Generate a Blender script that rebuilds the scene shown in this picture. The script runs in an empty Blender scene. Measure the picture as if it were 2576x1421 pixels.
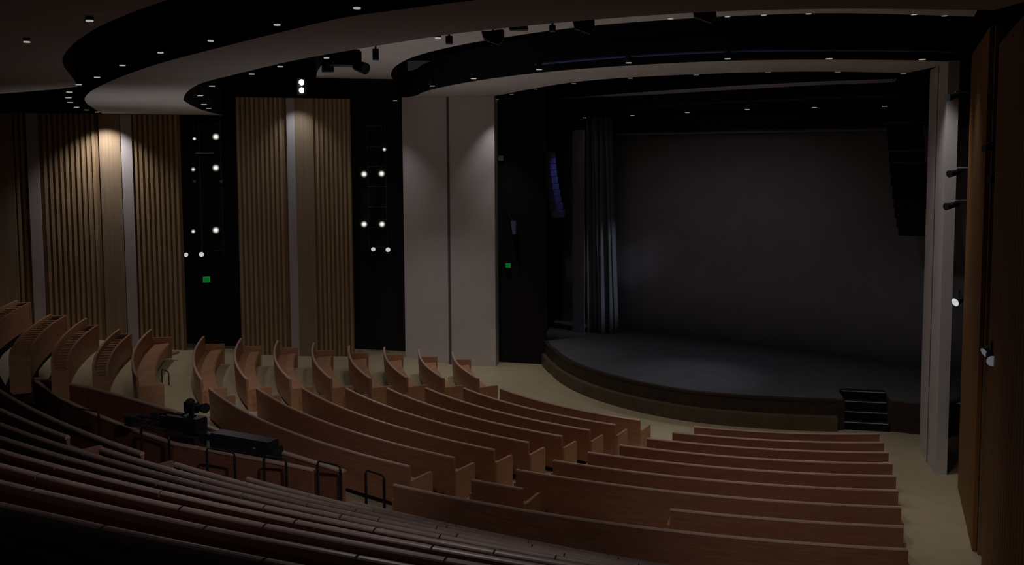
import bpy, bmesh, math, random
from mathutils import Matrix, Vector
random.seed(7)
SC = bpy.context.scene
COL = SC.collection
U = 1.2                      # bench pitch in metres
rad = math.radians
sin, cos = math.sin, math.cos
ORD = ['first','second','third','fourth','fifth','sixth','seventh','eighth','ninth','tenth','eleventh','twelfth','thirteenth','fourteenth']

# ------------------------------------------------------------------ materials
def mat(name, col, rough=.6, spec=.3, kind=None, scale=6., amt=.18, bump=0., metal=0.):
    m = bpy.data.materials.new(name); m.use_nodes = True
    nt = m.node_tree; b = nt.nodes['Principled BSDF']
    b.inputs['Roughness'].default_value = rough
    b.inputs['Specular IOR Level'].default_value = spec
    b.inputs['Metallic'].default_value = metal
    b.inputs['Base Color'].default_value = (*col, 1)
    if kind:
        tc = nt.nodes.new('ShaderNodeTexCoord'); mp = nt.nodes.new('ShaderNodeMapping')
        nt.links.new(tc.outputs['Object'], mp.inputs['Vector'])
        nz = nt.nodes.new('ShaderNodeTexNoise'); nz.inputs['Scale'].default_value = scale
        nz.inputs['Detail'].default_value = 4
        if kind == 'grain': mp.inputs['Scale'].default_value = (.6, .6, 9.)
        if kind == 'vgrain': mp.inputs['Scale'].default_value = (7., 7., .25)
        if kind == 'boards': mp.inputs['Scale'].default_value = (1, 1, 1)
        nt.links.new(mp.outputs['Vector'], nz.inputs['Vector'])
        cr = nt.nodes.new('ShaderNodeValToRGB')
        cr.color_ramp.elements[0].position = .3; cr.color_ramp.elements[1].position = .7
        cr.color_ramp.elements[0].color = (*[c*(1-amt) for c in col], 1)
        cr.color_ramp.elements[1].color = (*[min(1, c*(1+amt)) for c in col], 1)
        nt.links.new(nz.outputs['Fac'], cr.inputs['Fac'])
        nt.links.new(cr.outputs['Color'], b.inputs['Base Color'])
        if bump:
            bp = nt.nodes.new('ShaderNodeBump'); bp.inputs['Strength'].default_value = bump
            nt.links.new(nz.outputs['Fac'], bp.inputs['Height']); nt.links.new(bp.outputs['Normal'], b.inputs['Normal'])
    return m
def glow(name, col, strength):
    m = bpy.data.materials.new(name); m.use_nodes = True
    nt = m.node_tree; b = nt.nodes['Principled BSDF']
    b.inputs['Base Color'].default_value = (*[c*.3 for c in col], 1)
    b.inputs['Emission Color'].default_value = (*col, 1)
    b.inputs['Emission Strength'].default_value = strength
    return m
def halolens(name,col,strength,r,pw):  # emission fades to the rim, painting a soft halo around the core
    m=glow(name,col,0.); nt=m.node_tree; b=nt.nodes['Principled BSDF']
    tc=nt.nodes.new('ShaderNodeTexCoord'); mp=nt.nodes.new('ShaderNodeMapping'); mp.inputs['Scale'].default_value=(1/r,)*3
    g=nt.nodes.new('ShaderNodeTexGradient'); g.gradient_type='SPHERICAL'
    p=nt.nodes.new('ShaderNodeMath'); p.operation='POWER'; p.inputs[1].default_value=pw
    q=nt.nodes.new('ShaderNodeMath'); q.operation='MULTIPLY'; q.inputs[1].default_value=strength
    nt.links.new(tc.outputs['Object'],mp.inputs['Vector']); nt.links.new(mp.outputs['Vector'],g.inputs['Vector']); nt.links.new(g.outputs['Fac'],p.inputs[0]); nt.links.new(p.outputs[0],q.inputs[0]); nt.links.new(q.outputs[0],b.inputs['Emission Strength'])
    b.inputs['Base Color'].default_value=(.02,.02,.02,1)
    return m
M = {
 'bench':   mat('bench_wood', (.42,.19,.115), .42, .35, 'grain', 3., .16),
 'litedge': mat('lit_wood_edge', (.62,.40,.30), .4, .4, 'grain', 3., .1),  # paler wood colour carries the overhead light on top edges
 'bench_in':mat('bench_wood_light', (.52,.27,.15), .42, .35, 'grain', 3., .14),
 'bluestreak':mat('blue_reflection', (.10,.11,.34), .5, .3),
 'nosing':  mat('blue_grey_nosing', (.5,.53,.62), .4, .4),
 'flatblack':    mat('black_and_gap_shade', (.012,.011,.012), .8, .1),  # also paints the shadow gap under the bench backs
 'rear':    mat('rear_seat_wood', (.27,.12,.09), .5, .3, 'grain', 4., .2),
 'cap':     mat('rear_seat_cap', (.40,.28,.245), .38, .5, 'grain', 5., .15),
 'parapet': mat('parapet_wood', (.34,.13,.085), .55, .25, 'grain', 3., .18),
 'floor':   mat('pale_wood_floor', (.60,.495,.31), .5, .3, 'boards', 2.2, .06),
 'tier':    mat('dark_tier_carpet', (.045,.025,.022), .9, .1, 'boards', 9., .25),
 'white':   mat('white_plaster', (.70,.655,.65), .85, .1, 'boards', 1.4, .04),
 'joint':   mat('dark_joint', (.16,.14,.13), .9, .1),
 'cloud':   mat('pale_ceiling_panel', (.60,.565,.55), .85, .1, 'boards', .8, .05),
 'black':   mat('black_paint', (.026,.023,.025), .9, .08),
 'slat':    mat('timber_slats', (.42,.29,.17), .6, .25, 'vgrain', 3., .25),
 'slatback':mat('slat_backing', (.27,.18,.10), .85, .1),
 'strip':   mat('plain_grey_strip', (.52,.47,.47), .7, .2, 'vgrain', 2., .05),
 'stripwood':mat('plain_wood_strip', (.36,.26,.17), .7, .2, 'vgrain', 2., .12),
 'rslat':   mat('red_brown_timber', (.26,.125,.04), .6, .25, 'vgrain', 3., .25),
 'deck':    mat('stage_deck', (.15,.148,.16), .42, .4, 'boards', 3., .12),
 'ledge':   mat('stage_ledge_wood', (.135,.10,.06), .6, .25, 'boards', 3., .15),
 'apron':   mat('stage_front_wood', (.055,.038,.027), .6, .25, 'boards', 3., .2),
 'drop':    mat('grey_backdrop_cloth', (.34,.33,.37), .95, .05, 'boards', 1.2, .07),
 'curtain': mat('blue_grey_velvet', (.22,.255,.29), .95, .05, 'vgrain', 5., .1),
 'leg':     mat('grey_masking_cloth', (.30,.30,.36), .95, .05),
 'metal':   mat('black_metal', (.02,.02,.023), .45, .45),
 'dmetal':  mat('dark_grey_metal', (.06,.06,.065), .4, .5, metal=.4),
 'steel':   mat('pale_steel', (.45,.46,.50), .35, .5, metal=.3),
 'spk':     mat('blue_lit_black', (.17,.17,.38), .6, .3),  # blue light on the left array put into the base colour
 'spkdark': mat('black_speaker', (.012,.012,.014), .7, .2),
 'lens':    glow('lit_lens', (1.,.97,.90), .35),
 'lensdim': glow('dim_lens', (.85,.87,1.), .10),
 'lamp':    halolens('bright_lamp', (1.,.97,.86), 2.6, .15, 2.6),
 'lampsmall':halolens('small_bright_lamp', (.95,.97,1.), 1.6, .09, 2.2),
 'lampw':   glow('pan_lens_glow', (.95,.97,1.), .55),
 'flood':   glow('flood_lamp', (.92,.97,1.), 6.),
 'blue':    glow('blue_indicator', (.15,.2,.6), .035),
 'exit':    glow('green_exit_face', (.0,.50,.06), .26),
 'exitd':   glow('green_exit_letters', (.0,.30,.035), .16),
 'led':     glow('step_light_strip', (1.,.9,.75), .16),
 'silver':  mat('silver_reflector', (.75,.76,.80), .45, .5),
}

# ------------------------------------------------------------------ mesh building
class MB:
    def __init__(s): s.v=[]; s.f=[]; s.m=[]
    def add(s, vs, fs, mi=0):
        o=len(s.v); s.v+= [tuple(p) for p in vs]
        for f in fs: s.f.append([i+o for i in f]); s.m.append(mi)
        return s
    def box(s, c, d, rz=0., mi=0, rx=0.):
        R=Matrix.Rotation(rz,3,'Z')@Matrix.Rotation(rx,3,'X'); c=Vector(c)
        vs=[c+R@Vector((x*d[0]/2,y*d[1]/2,z*d[2]/2)) for x in(-1,1) for y in(-1,1) for z in(-1,1)]
        return s.add(vs,[(0,1,3,2),(4,6,7,5),(0,4,5,1),(2,3,7,6),(0,2,6,4),(1,5,7,3)],mi)
    def prism(s, poly, z0, z1, mi=0, mside=None):
        n=len(poly)
        s.add([(x,y,z0) for x,y in poly]+[(x,y,z1) for x,y in poly],[tuple(range(n))[::-1]],mi)
        o=len(s.v)-2*n
        ms=mi if mside is None else mside
        s.f.append([o+n+i for i in range(n)]); s.m.append(ms)
        for i in range(n):
            j=(i+1)%n; s.f.append([o+i,o+j,o+n+j,o+n+i]); s.m.append(ms)
        return s
    def arc(s, prof, c, a0, a1, step=1.2, mi=0):
        n=max(2,int(abs(a1-a0)/step)+1); k=len(prof); vs=[]
        for i in range(n+1):
            a=rad(a0+(a1-a0)*i/n)
            for r,z in prof: vs.append((c[0]+r*sin(a), c[1]-r*cos(a), z))
        fs=[]
        for i in range(n):
            for j in range(k):
                l=(j+1)%k; fs.append((i*k+j,i*k+l,(i+1)*k+l,(i+1)*k+j))
        fs.append(tuple(range(k))); fs.append(tuple(n*k+j for j in range(k))[::-1])
        return s.add(vs,fs,mi)
    def path(s, prof, pts, mi=0, closed=False):
        # prof (offset to the left of travel, z above point)
        k=len(prof); vs=[]; n=len(pts)
        for i,p in enumerate(pts):
            a=Vector(pts[max(0,i-1)][:2]); b=Vector(pts[min(n-1,i+1)][:2]); d=(b-a).normalized(); nn=Vector((-d.y,d.x))
            for o,z in prof: vs.append((p[0]+nn.x*o,p[1]+nn.y*o,p[2]+z))
        fs=[]
        for i in range(n-1):
            for j in range(k):
                l=(j+1)%k; fs.append((i*k+j,i*k+l,(i+1)*k+l,(i+1)*k+j))
        fs.append(tuple(range(k))); fs.append(tuple((n-1)*k+j for j in range(k))[::-1])
        return s.add(vs,fs,mi)
    def cyl(s, p0, p1, r0, r1=None, n=12, mi=0, mcap=None):
        r1=r0 if r1 is None else r1
        p0=Vector(p0);p1=Vector(p1); d=(p1-p0).normalized()
        u=d.orthogonal().normalized(); w=d.cross(u)
        vs=[p0+(u*cos(2*math.pi*i/n)+w*sin(2*math.pi*i/n))*r0 for i in range(n)]+[p1+(u*cos(2*math.pi*i/n)+w*sin(2*math.pi*i/n))*r1 for i in range(n)]
        s.add(vs,[(i,(i+1)%n,n+(i+1)%n,n+i) for i in range(n)],mi)
        o=len(s.v)-2*n
        s.f.append([o+i for i in range(n)][::-1]); s.m.append(mi)
        s.f.append([o+n+i for i in range(n)]); s.m.append(mi if mcap is None else mcap)
        return s
    def tube(s, pts, r, n=8, mi=0):
        pts=[Vector(p) for p in pts]; vs=[]; m=len(pts)
        t0=(pts[1]-pts[0]).normalized(); u=t0.orthogonal().normalized()
        for i,p in enumerate(pts):
            t=(pts[min(m-1,i+1)]-pts[max(0,i-1)]).normalized()
            u=(u-t*u.dot(t)).normalized(); w=t.cross(u)
            vs+=[p+(u*cos(2*math.pi*j/n)+w*sin(2*math.pi*j/n))*r for j in range(n)]
        fs=[(i*n+j,i*n+(j+1)%n,(i+1)*n+(j+1)%n,(i+1)*n+j) for i in range(m-1) for j in range(n)]
        fs+=[tuple(range(n))[::-1],tuple((m-1)*n+j for j in range(n))]
        return s.add(vs,fs,mi)
    def ball(s, c, r, n=10, mi=0, sq=(1,1,1)):
        vs=[];h=n//2; c=Vector(c)
        for i in range(h+1):
            for j in range(n):
                a=math.pi*i/h; b=2*math.pi*j/n
                vs.append(c+Vector((sin(a)*cos(b)*r*sq[0],sin(a)*sin(b)*r*sq[1],cos(a)*r*sq[2])))
        return s.add(vs,[(i*n+j,(i+1)*n+j,(i+1)*n+(j+1)%n,i*n+(j+1)%n) for i in range(h) for j in range(n)],mi)
    def build(s, name, mats, parent=None, smooth=False, origin=None, bevel=0.):
        me=bpy.data.meshes.new(name)
        inv=Vector((0,0,0))
        if parent is not None: inv=Vector(parent['_o'])
        elif origin is not None: inv=Vector(origin)
        me.from_pydata([tuple(Vector(p)-inv) for p in s.v],[],s.f)
        for m in (mats if isinstance(mats,(list,tuple)) else [mats]): me.materials.append(m)
        bm=bmesh.new(); bm.from_mesh(me)
        for f,i in zip(bm.faces,s.m): f.material_index=i; f.smooth=smooth
        bmesh.ops.remove_doubles(bm,verts=bm.verts,dist=1e-5)
        bmesh.ops.recalc_face_normals(bm,faces=bm.faces)
        if bevel: bmesh.ops.bevel(bm,geom=[e for e in bm.edges if len(e.link_faces)==2 and e.calc_face_angle(0)>.6],offset=bevel,segments=2,affect='EDGES',clamp_overlap=True)
        bm.to_mesh(me); bm.free()
        o=bpy.data.objects.new(name,me); COL.objects.link(o)
        if parent is not None: o.parent=parent; o['_o']=list(inv)
        else: o.location=inv; o['_o']=list(inv)
        return o
def tag(o,label=None,cat=None,group=None,kind=None):
    if label: o['label']=label
    if cat: o['category']=cat
    if group: o['group']=group
    if kind: o['kind']=kind
    return o
def root(name,loc,label,cat,group=None,kind=None):
    o=bpy.data.objects.new(name,None); COL.objects.link(o); o.location=loc; o['_o']=list(loc); o.empty_display_size=.2
    return tag(o,label,cat,group,kind)
def P(c,R,a): return (c[0]+R*sin(rad(a)), c[1]-R*cos(rad(a)))
O=(0.,0.)
# ------------------------------------------------------------------ levels (metres; 0 = floor in front of the stage)
R0 = 8.906*U
def rowtop(R):
    k=(R-R0)/U
    return (k*.13367-.0019346*k*k+.76)*U
FARR=[(-72,19.9),(-67.5,19.3),(-63.3,18.25),(-59.3,17.66),(-54,17.1),(-50,16.95),(-44,16.78),(-36,16.78)]
def far_r(a):
    for (a0,r0),(a1,r1) in zip(FARR,FARR[1:]):
        if a0<=a<=a1: return r0+(r1-r0)*(a-a0)/(a1-a0)
    return 99.
def floor_z(R,a):
    if R/U>far_r(a)-.16: return 1.10
    base=max(0.,rowtop(max(R,R0))-.912)
    r=R/U
    pts=[(15.6,.075),(17.,.27),(18.1,.40),(18.95,.77),(19.9,1.0),(21.,1.5),(23.,2.4),(26.,3.4)]
    d=pts[-1][1]
    for (r0,z0),(r1,z1) in zip(pts,pts[1:]):
        if r<=r0: d=z0; break
        if r<=r1: d=z0+(z1-z0)*(r-r0)/(r1-r0); break
    d=(d+.76-.0)*U-.0
    d=d if r>15.6 else base
    d=max(base,d) if r>15.6 else base
    # the side block climbs more steeply than the rest of the house
    t=min(1,max(0,(-a-55)/6.)); t=t*t*(3-2*t)
    if r>17.2: base=(rowtop(17.2*U)-.912)
    return base*(1-t)+d*t
mb=MB(); na=90; rs=[6.3+.42*i for i in range(22)]+[15.6+.15*i for i in range(107)]
angs=[-125+(175)*i/na for i in range(na+1)]
vs=[]
for a in angs:
    for r in rs:
        x,y=P(O,r,a); vs.append((x,y,floor_z(r,a)))
nr=len(rs)
mb.add(vs,[(i*nr+j,i*nr+j+1,(i+1)*nr+j+1,(i+1)*nr+j) for i in range(na) for j in range(nr-1)])
tag(mb.build('floor',M['floor'],smooth=True),kind='structure')

# steep rear tiers, with their own flatter curve
EC=(5.863,9.036)
def ER(k): return (27.024+.8*k)*U
def EZ(k): return (1.09+.356*k-.002*k*k)*U            # tread height; a bench back rises .912 above it
mb=MB()
for k in range(0,13):
    r0=ER(k-1)+.06; r1=ER(k)+.06
    a0,a1=-62,6
    z0=.4
    if k==0: mb.arc([(r0,z0),(r1,z0),(r1,EZ(0)),(r0,EZ(0))],EC,-50,a1)
    elif k==1: mb.arc([(r0,z0),(r1,z0),(r1,EZ(1)),(r0,EZ(1))],EC,-34.6,a1).arc([(r0,z0),(r1,z0),(r1,EZ(0)),(r0,EZ(0))],EC,-62,-34.6)
    else: mb.arc([(r0,z0),(r1,z0),(r1,EZ(k)),(r0,EZ(k))],EC,a0,a1)
tag(mb.build('floor',M['tier']),kind='structure')

# ------------------------------------------------------------------ benches
def bench(label,group,R,zt,a0,a1,arm0=True,arm1=True,c=O,woods=('bench','bench_in'),h=.912,name='theatre_bench',seat=True,armset=None):
    zf=zt-h; am=(a0+a1)/2; x,y=P(c,R,am)
    rt=root(name,(x,y,zf),label,'bench',group)
    t=.035
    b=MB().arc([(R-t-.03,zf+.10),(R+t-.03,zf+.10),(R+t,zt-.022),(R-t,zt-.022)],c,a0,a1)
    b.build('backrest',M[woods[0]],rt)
    MB().arc([(R+t+.004,zt-.022),(R+t-.008,zt),(R-t+.008,zt),(R-t-.004,zt-.022)],c,a0,a1).build('lit_top_edge',M['litedge'],rt)  # lit top edge of the back, painted as a paler strip
    MB().arc([(R-.10,zf-.12),(R-.04,zf-.12),(R-.04,zf+.10),(R-.10,zf+.10)],c,a0+.2,a1-.2).build('toe_shadow_strip',M['flatblack'],rt)  # black strip painting the shadow gap at the foot of the back
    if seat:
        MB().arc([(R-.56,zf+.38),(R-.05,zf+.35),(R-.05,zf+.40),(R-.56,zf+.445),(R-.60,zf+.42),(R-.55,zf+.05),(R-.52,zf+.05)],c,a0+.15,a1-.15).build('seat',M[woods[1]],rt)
    for a,on in ((a0,arm0),(a1,arm1)):
        if not on: continue
        s=1 if a==a0 else -1
        da=math.degrees(.06/R)*s
        prof=[(R-.64,zf-.08),(R-.66,zf+.60),(R-.63,zf+.625),(R-.0,zf+.625),(R-.0,zf-.08)]
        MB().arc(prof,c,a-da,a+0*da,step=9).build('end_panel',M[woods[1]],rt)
    return rt
def LB(i,blk): return f'curved timber bench, {ORD[i]} row from the stage in the {blk}'
CL=[-20.9,-22.5,-24.0,-25.2,-26.4,-27.4,-28.2]; CR=[3.8,1.6,-.2,-1.8,-3.2,-4.5,-5.6]
AL=[-56.2,-56.9,-57.5,-57.7,-58.1,-58.5,-59.,-59.4]; AR=[-28.7,-29.7,-30.4,-31.0,-31.8,-32.3,-32.9,-33.5]
BN=[-63.9,-63.6,-63.6,-62.9,-62.8,-62.6,-62.6,-62.6]; BF=[-86.,-85.2,-84.3,-83.1,-82.8,-82.6,-82.2,-81.8]
for i in range(8):
    R=R0+i*U; zt=rowtop(R)
    bench(LB(i,'left middle block'),'benches of the left middle block',R,zt,AL[i],AR[i])
    bench(LB(i,'far left block'),'benches of the far left block',R,zt,BF[i],BN[i],woods=('bench','bench_in'))
    if i<7:
        bench(LB(i,'right block'),'benches of the right block',R,zt,CL[i],CR[i])
R=R0+7*U; zt=rowtop(R)
bench('short timber bench standing alone left of the wheelchair gap','benches of the right block',R,zt,-29.1,-25.9)
bench('timber bench behind the seventh right row, left end at the gap','benches of the right block',R,zt,-17.8,-6.6)
R=R0+8*U; zt=rowtop(R)
bench('longest timber bench of the lower house, just in front of the rear tiers','benches of the right block',R,zt,-31.7,-7.4)

# side block: a plain bench and three with an open slatted top between back and front panel
Dn=['nearest the wide cross aisle','second from the wide cross aisle','third from the wide cross aisle','farthest back, almost lost in the dark']
bench('single-backed red-brown bench of the side block, floor light strip at its foot','benches of the side block',17.28*U,(1.108+.76)*U,-81.2,-62.)
for i,(rf,zf_,rb,zb,a0,a1) in enumerate([(17.832,.992,18.103,1.145,-81.3,-63.9),(18.647,1.293,18.909,1.50,-80.8,-63.3),(19.368,1.627,19.70,1.69,-80.,-64.3),(20.25,2.0,20.55,2.08,-80.,-66.5)]):
    rf*=U;rb*=U;zf_=(zf_+.76)*U;zb=(zb+.76)*U
    am=(a0+a1)/2
    rt=root('slatted_bench',(*P(O,rf,am),zf_-.9),'red-brown side bench with ladder-like dividers, '+Dn[i],'bench','benches of the side block')
    t=.035
    MB().arc([(rf-t,zf_-.80),(rf+t,zf_-.80),(rf+t,zf_),(rf-t,zf_)],O,a0,a1).build('front_panel',M['bench'],rt)
    MB().arc([(rb-t,zb-.95),(rb+t,zb-.95),(rb+t,zb),(rb-t,zb)],O,a0,a1).build('backrest',M['bench_in'],rt)
    MB().arc([(rf+t,zf_-.12),(rb-t,zf_-.12),(rb-t,zf_-.045),(rf+t,zf_-.045)],O,a0,a1).build('seat',M['flatblack'],rt)  # kept black so the gaps between the dividers stay dark
    MB().arc([(rf-.03,zf_-1.),(rf+.02,zf_-1.),(rf+.02,zf_-.8),(rf-.03,zf_-.8)],O,a0,a1).build('toe_shadow_strip',M['flatblack'],rt)  # black strip painting the shadow below the front panel
    n=15
    for j in range(n):
        a=a1-.9-(a1-a0)*.80*j/(n-1)
        MB().arc([(rf+t,zf_-.045),(rb-t,zf_-.045),(rb-t,zf_+.005),(rf+t,zf_+.005)],O,a-.12,a+.12,step=9).build('divider',M['bench_in'],rt)
    for a in (a0,a1):
        MB().arc([(rf-.05,zf_-.95),(rb+.04,zf_-.95),(rb+.04,zf_+.01),(rf-.05,zf_+.01)],O,a-.12,a+.12,step=9).build('end_panel',M['bench_in'],rt)

# rear tiers: long benches with thick rounded cap rails in butted lengths
def rear(k,a0,a1,joints,label,arm=False,kk=None):
    kk=k if kk is None else kk
    R=ER(kk); zf=EZ(k); zt=EZ(kk)+.912
    am=(a0+a1)/2
    rt=root('theatre_bench',(*P(EC,R,am),zf),label,'bench','long benches of the rear tiers')
    MB().arc([(R-.05,zf+.03),(R+.0,zf+.03),(R+.028,zt-.05),(R-.028,zt-.05)],EC,a0,a1).build('backrest',M['rear'],rt)
    MB().arc([(R-.52,zf+.38),(R-.05,zf+.35),(R-.05,zf+.40),(R-.52,zf+.44),(R-.55,zf+.41),(R-.5,zf+.03),(R-.47,zf+.03)],EC,a0,a1).build('seat',M['rear'],rt)
    js=sorted([a0]+[j for j in joints if a0<j<a1]+[a1])
    g=.014
    for j0,j1 in zip(js,js[1:]):
        prof=[(R+.042*cos(q),zt-.032+.032*sin(q)) for q in [math.pi*i/8 for i in range(9)]]+[(R-.04,zt-.055),(R+.042,zt-.06)]
        MB().arc(prof,EC,j0+g,j1-g).build('cap_rail',M['cap'],rt,smooth=False)
    if arm:
        MB().arc([(R-.55,zf+.02),(R-.57,zf+.60),(R,zf+.62),(R,zf+.02)],EC,a1-.12,a1,step=9).build('end_panel',M['rear'],rt)
    return rt
def J(first,step=2.25,n=24): return [first+step*i for i in range(-n,n)]
rear(0,-32.0,-6,J(-26.),'rear tier bench right behind the lower house, starting by the last hoop rail',kk=-.17)
rear(1,-34.5,-6,J(-25.2),'rear tier bench whose left end stands before the right-hand hoop rails',kk=.87)
rear(2,-48,-36.7,J(-40.),'short rear tier bench left of the aisle, nearest the front parapet',arm=True)
rear(2,-35.2,-6,[-30.84,-28.8,-26.6,-24.3,-22,-20],'rear tier bench right of the aisle, third line up the tiers')
rear(3,-48,-37.6,J(-41.),'short rear tier bench left of the aisle, in the second row behind the parapet',arm=True)
rear(3,-36.,-6,[-28.83,-27.0,-25.2,-23.,-21],'rear tier bench right of the aisle, fourth line up the tiers')
rear(4,-46,-6,[-34,-31.5,-29.1,-26.75,-24.7,-22.6],'lowest rear tier bench running unbroken past the aisle')
rear(5,-45,-6,[-32.2,-29.6,-27.14,-26.0+1.0,-23,-21],'second lowest of the unbroken rear tier benches')
rear(6,-43,-6,[-30.2,-27.8,-25.31,-24.11+.9,-21.4],'third lowest of the unbroken rear tier benches')
rear(7,-41,-6,[-31,-28.5,-25.89,-24.62,-22.3],'fourth lowest of the unbroken rear tier benches')
rear(8,-39,-6,[-29,-26.6,-24.19,-22.49],'second nearest bench to the camera in the rear tiers')
rear(9,-36,-6,[-28.8,-26.4,-23.99,-22.43,-20],'nearest dark bench along the bottom edge of the view')

# ------------------------------------------------------------------ low walls that pocket the camera crane
FAR=[[-21.9,-8.6,1.96],[-21.381,-8.905,2.016],[-19.538,-9.892,2.016],[-18.0,-11.0,2.016],[-16.47,-12.2,2.016],[-15.5,-13.2,2.016],[-14.794,-13.897,2.016],[-13.909,-14.61,2.016],[-13.218,-15.223,2.016],[-12.68,-15.652,2.016],[-11.715,-16.432,2.016]]
NEAR=[[-22.6,-7.3,1.968],[-21.369,-8.95,1.968],[-19.776,-10.813,1.968],[-18.317,-12.234,1.968],[-16.71,-13.646,1.968],[-15.6,-14.52,1.968],[-14.276,-15.184,1.968],[-13.148,-15.75,1.968],[-12.345,-16.2,1.968]]
def lowwall(pts,label,hh):
    rt=root('parapet',(pts[4][0],pts[4][1],pts[4][2]-hh),label,'parapet')
    MB().path([(-.04,-hh),(.04,-hh),(.04,-.04),(-.04,-.04)],pts).build('panel',M['parapet'],rt)
    MB().path([(-.055,-.04),(.055,-.04),(.055,-.01),(.045,0),(-.045,0),(-.055,-.01)],pts).build('lit_top_edge',M['litedge'],rt)  # paler colour stands for light caught along the wall top
    return rt
lowwall(FAR,'low red-brown wall behind the left benches, far side of the camera crane',1.2)
lowwall(NEAR,'low red-brown wall between the camera crane and the hoop rails',1.15)

# hoop rails on the near side of the parapet
HP=[((-20.111,-11.936),(-21.0,-11.2)),((-18.768,-12.483),(-17.869,-12.997)),((-16.438,-14.182),(-15.614,-14.811)),((-14.574,-15.607),(-13.933,-15.911)),((-13.308,-16.112),(-12.836,-16.30)),((-12.215,-16.42),(-11.725,-16.729)),((-11.217,-16.954),(-10.841,-17.255))]
HL=['leftmost black hoop rail, almost lost in the dark','black hoop rail left of the camera crane','black hoop rail before the tail of the camera crane','black hoop rail before the camera crane pedestal','black hoop rail under the front end of the crane boom','black hoop rail at the right end of the low wall','rightmost black hoop rail, standing over the pale aisle floor']
for (a,b),l in zip(HP,HL):
    zb=1.32; zt=2.20
    if a[0]>-12.3: zb=1.12
    if a[0]>-11.3: zb=1.1
    rt=root('hoop_rail',((a[0]+b[0])/2,(a[1]+b[1])/2,zb),l,'handrail','hoop rails along the parapet')
    r=.026
    for q in (a,b):
        MB().cyl((q[0],q[1],zb-.18),(q[0],q[1],zt-.06),r,n=10).build('post',M['metal'],rt)
        MB().cyl((q[0],q[1],zb-.02),(q[0],q[1],zb+.015),.06,n=12).build('base_plate',M['metal'],rt)
    d=(Vector(b)-Vector(a)).normalized()*.06
    MB().tube([(a[0],a[1],zt-.07),(a[0]+d.x*.3,a[1]+d.y*.3,zt-.02),(a[0]+d.x,a[1]+d.y,zt),(b[0]-d.x,b[1]-d.y,zt),(b[0]-d.x*.3,b[1]-d.y*.3,zt-.02),(b[0],b[1],zt-.07)],.018).build('top_bar',M['metal'],rt)

# ------------------------------------------------------------------ camera crane
cr=root('camera_crane',(-15.37,-14.30,1.13),'black camera crane resting level between the two low walls','camera crane')
A=Vector((-16.95,-13.60,2.20)); B=Vector((-13.25,-15.42,2.02))
d=(B-A).normalized(); nrm=Vector((-d.y,d.x,0))
def along(t,off=0,z=0): p=A+(B-A)*t; return Vector((p.x+nrm.x*off,p.y+nrm.y*off,p.z+z))
ang=math.atan2(d.y,d.x)
def obx(m,t,off,z,dim,mi=0): return m.box(along(t,off,z),dim,ang,mi)
b=MB()
for off in (-.09,.09):
    for z in (-.03,.11): b.cyl(along(.02,off,z),along(.98,off,z),.026,n=8)
for i in range(16):
    t=.03+.94*i/15
    b.cyl(along(t,-.09,-.03),along(min(.98,t+.03),-.09,.11),.013,n=6).cyl(along(t,.09,.11),along(min(.98,t+.03),.09,-.03),.013,n=6).cyl(along(t,-.09,-.03),along(t,.09,-.03),.013,n=6)
b.build('boom',M['dmetal'],cr)
b=MB(); 
for i in range(4): obx(b,.02+.015*i,0,.03,(.045,.34,.22))
b.build('counterweight',M['metal'],cr,bevel=.01)
b=MB(); obx(b,.80,0,.06,(1.55,.34,.32)); obx(b,.60,0,.02,(.5,.30,.22)); b.build('boom_cover',M['metal'],cr,bevel=.02)
b=MB(); obx(b,.985,0,-.02,(.22,.36,.30)); b.build('boom_head',M['metal'],cr,bevel=.02)
b=MB(); obx(b,.985,-.12,.10,(.03,.03,.03)); obx(b,.90,-.17,.08,(.05,.02,.03)); b.build('boom_latch',M['steel'],cr)
b=MB().cyl(along(.44,0,-1.05),along(.44,0,.0),.075,.06,14); 
for q in range(3):
    a=ang+q*2.094+.5; b.cyl(along(.44,0,-.75),along(.44,0,-1.03)+Vector((cos(a)*.30,sin(a)*.30,0)),.025,n=8)
b.build('pedestal',M['metal'],cr)
b=MB(); obx(b,.42,0,.22,(.85,.36,.30)); obx(b,.30,0,.20,(.35,.28,.22)); obx(b,.19,.0,.20,(.20,.05,.20)); b.build('control_box',M['metal'],cr,bevel=.02)
b=MB(); obx(b,.19,-.03,.20,(.17,.01,.15)); sc=b.build('monitor_screen',M['dmetal'],cr)
b=MB().cyl(along(.455,0,.3),along(.455,0,.52),.05,n=12); obx(b,.455,0,.36,(.1,.16,.1)); b.build('remote_head',M['metal'],cr)
hd=along(.455,0,.58)
b=MB().box(hd,(.32,.17,.22),ang-.18); b.ball(hd+Vector((-.02,0,.09)),.11); cb=b.build('film_camera',M['metal'],cr,bevel=.012)
dd=Vector((cos(ang-.12),sin(ang-.12),.10)).normalized()
b=MB().cyl(hd+dd*.14,hd+dd*.34,.06,.07,14).cyl(hd+dd*.34,hd+dd*.46,.085,.105,14); b.build('camera_lens',M['metal'],cb)
b=MB().tube([along(.22,0,.26),along(.30,0,.36),along(.38,0,.36),along(.45,0,.50)],.022); b.build('cable',M['metal'],cr)
b=MB(); obx(b,.60,-.16,-.16,(.05,.02,.34)); b.build('grip_handle',M['steel'],cr)

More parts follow.
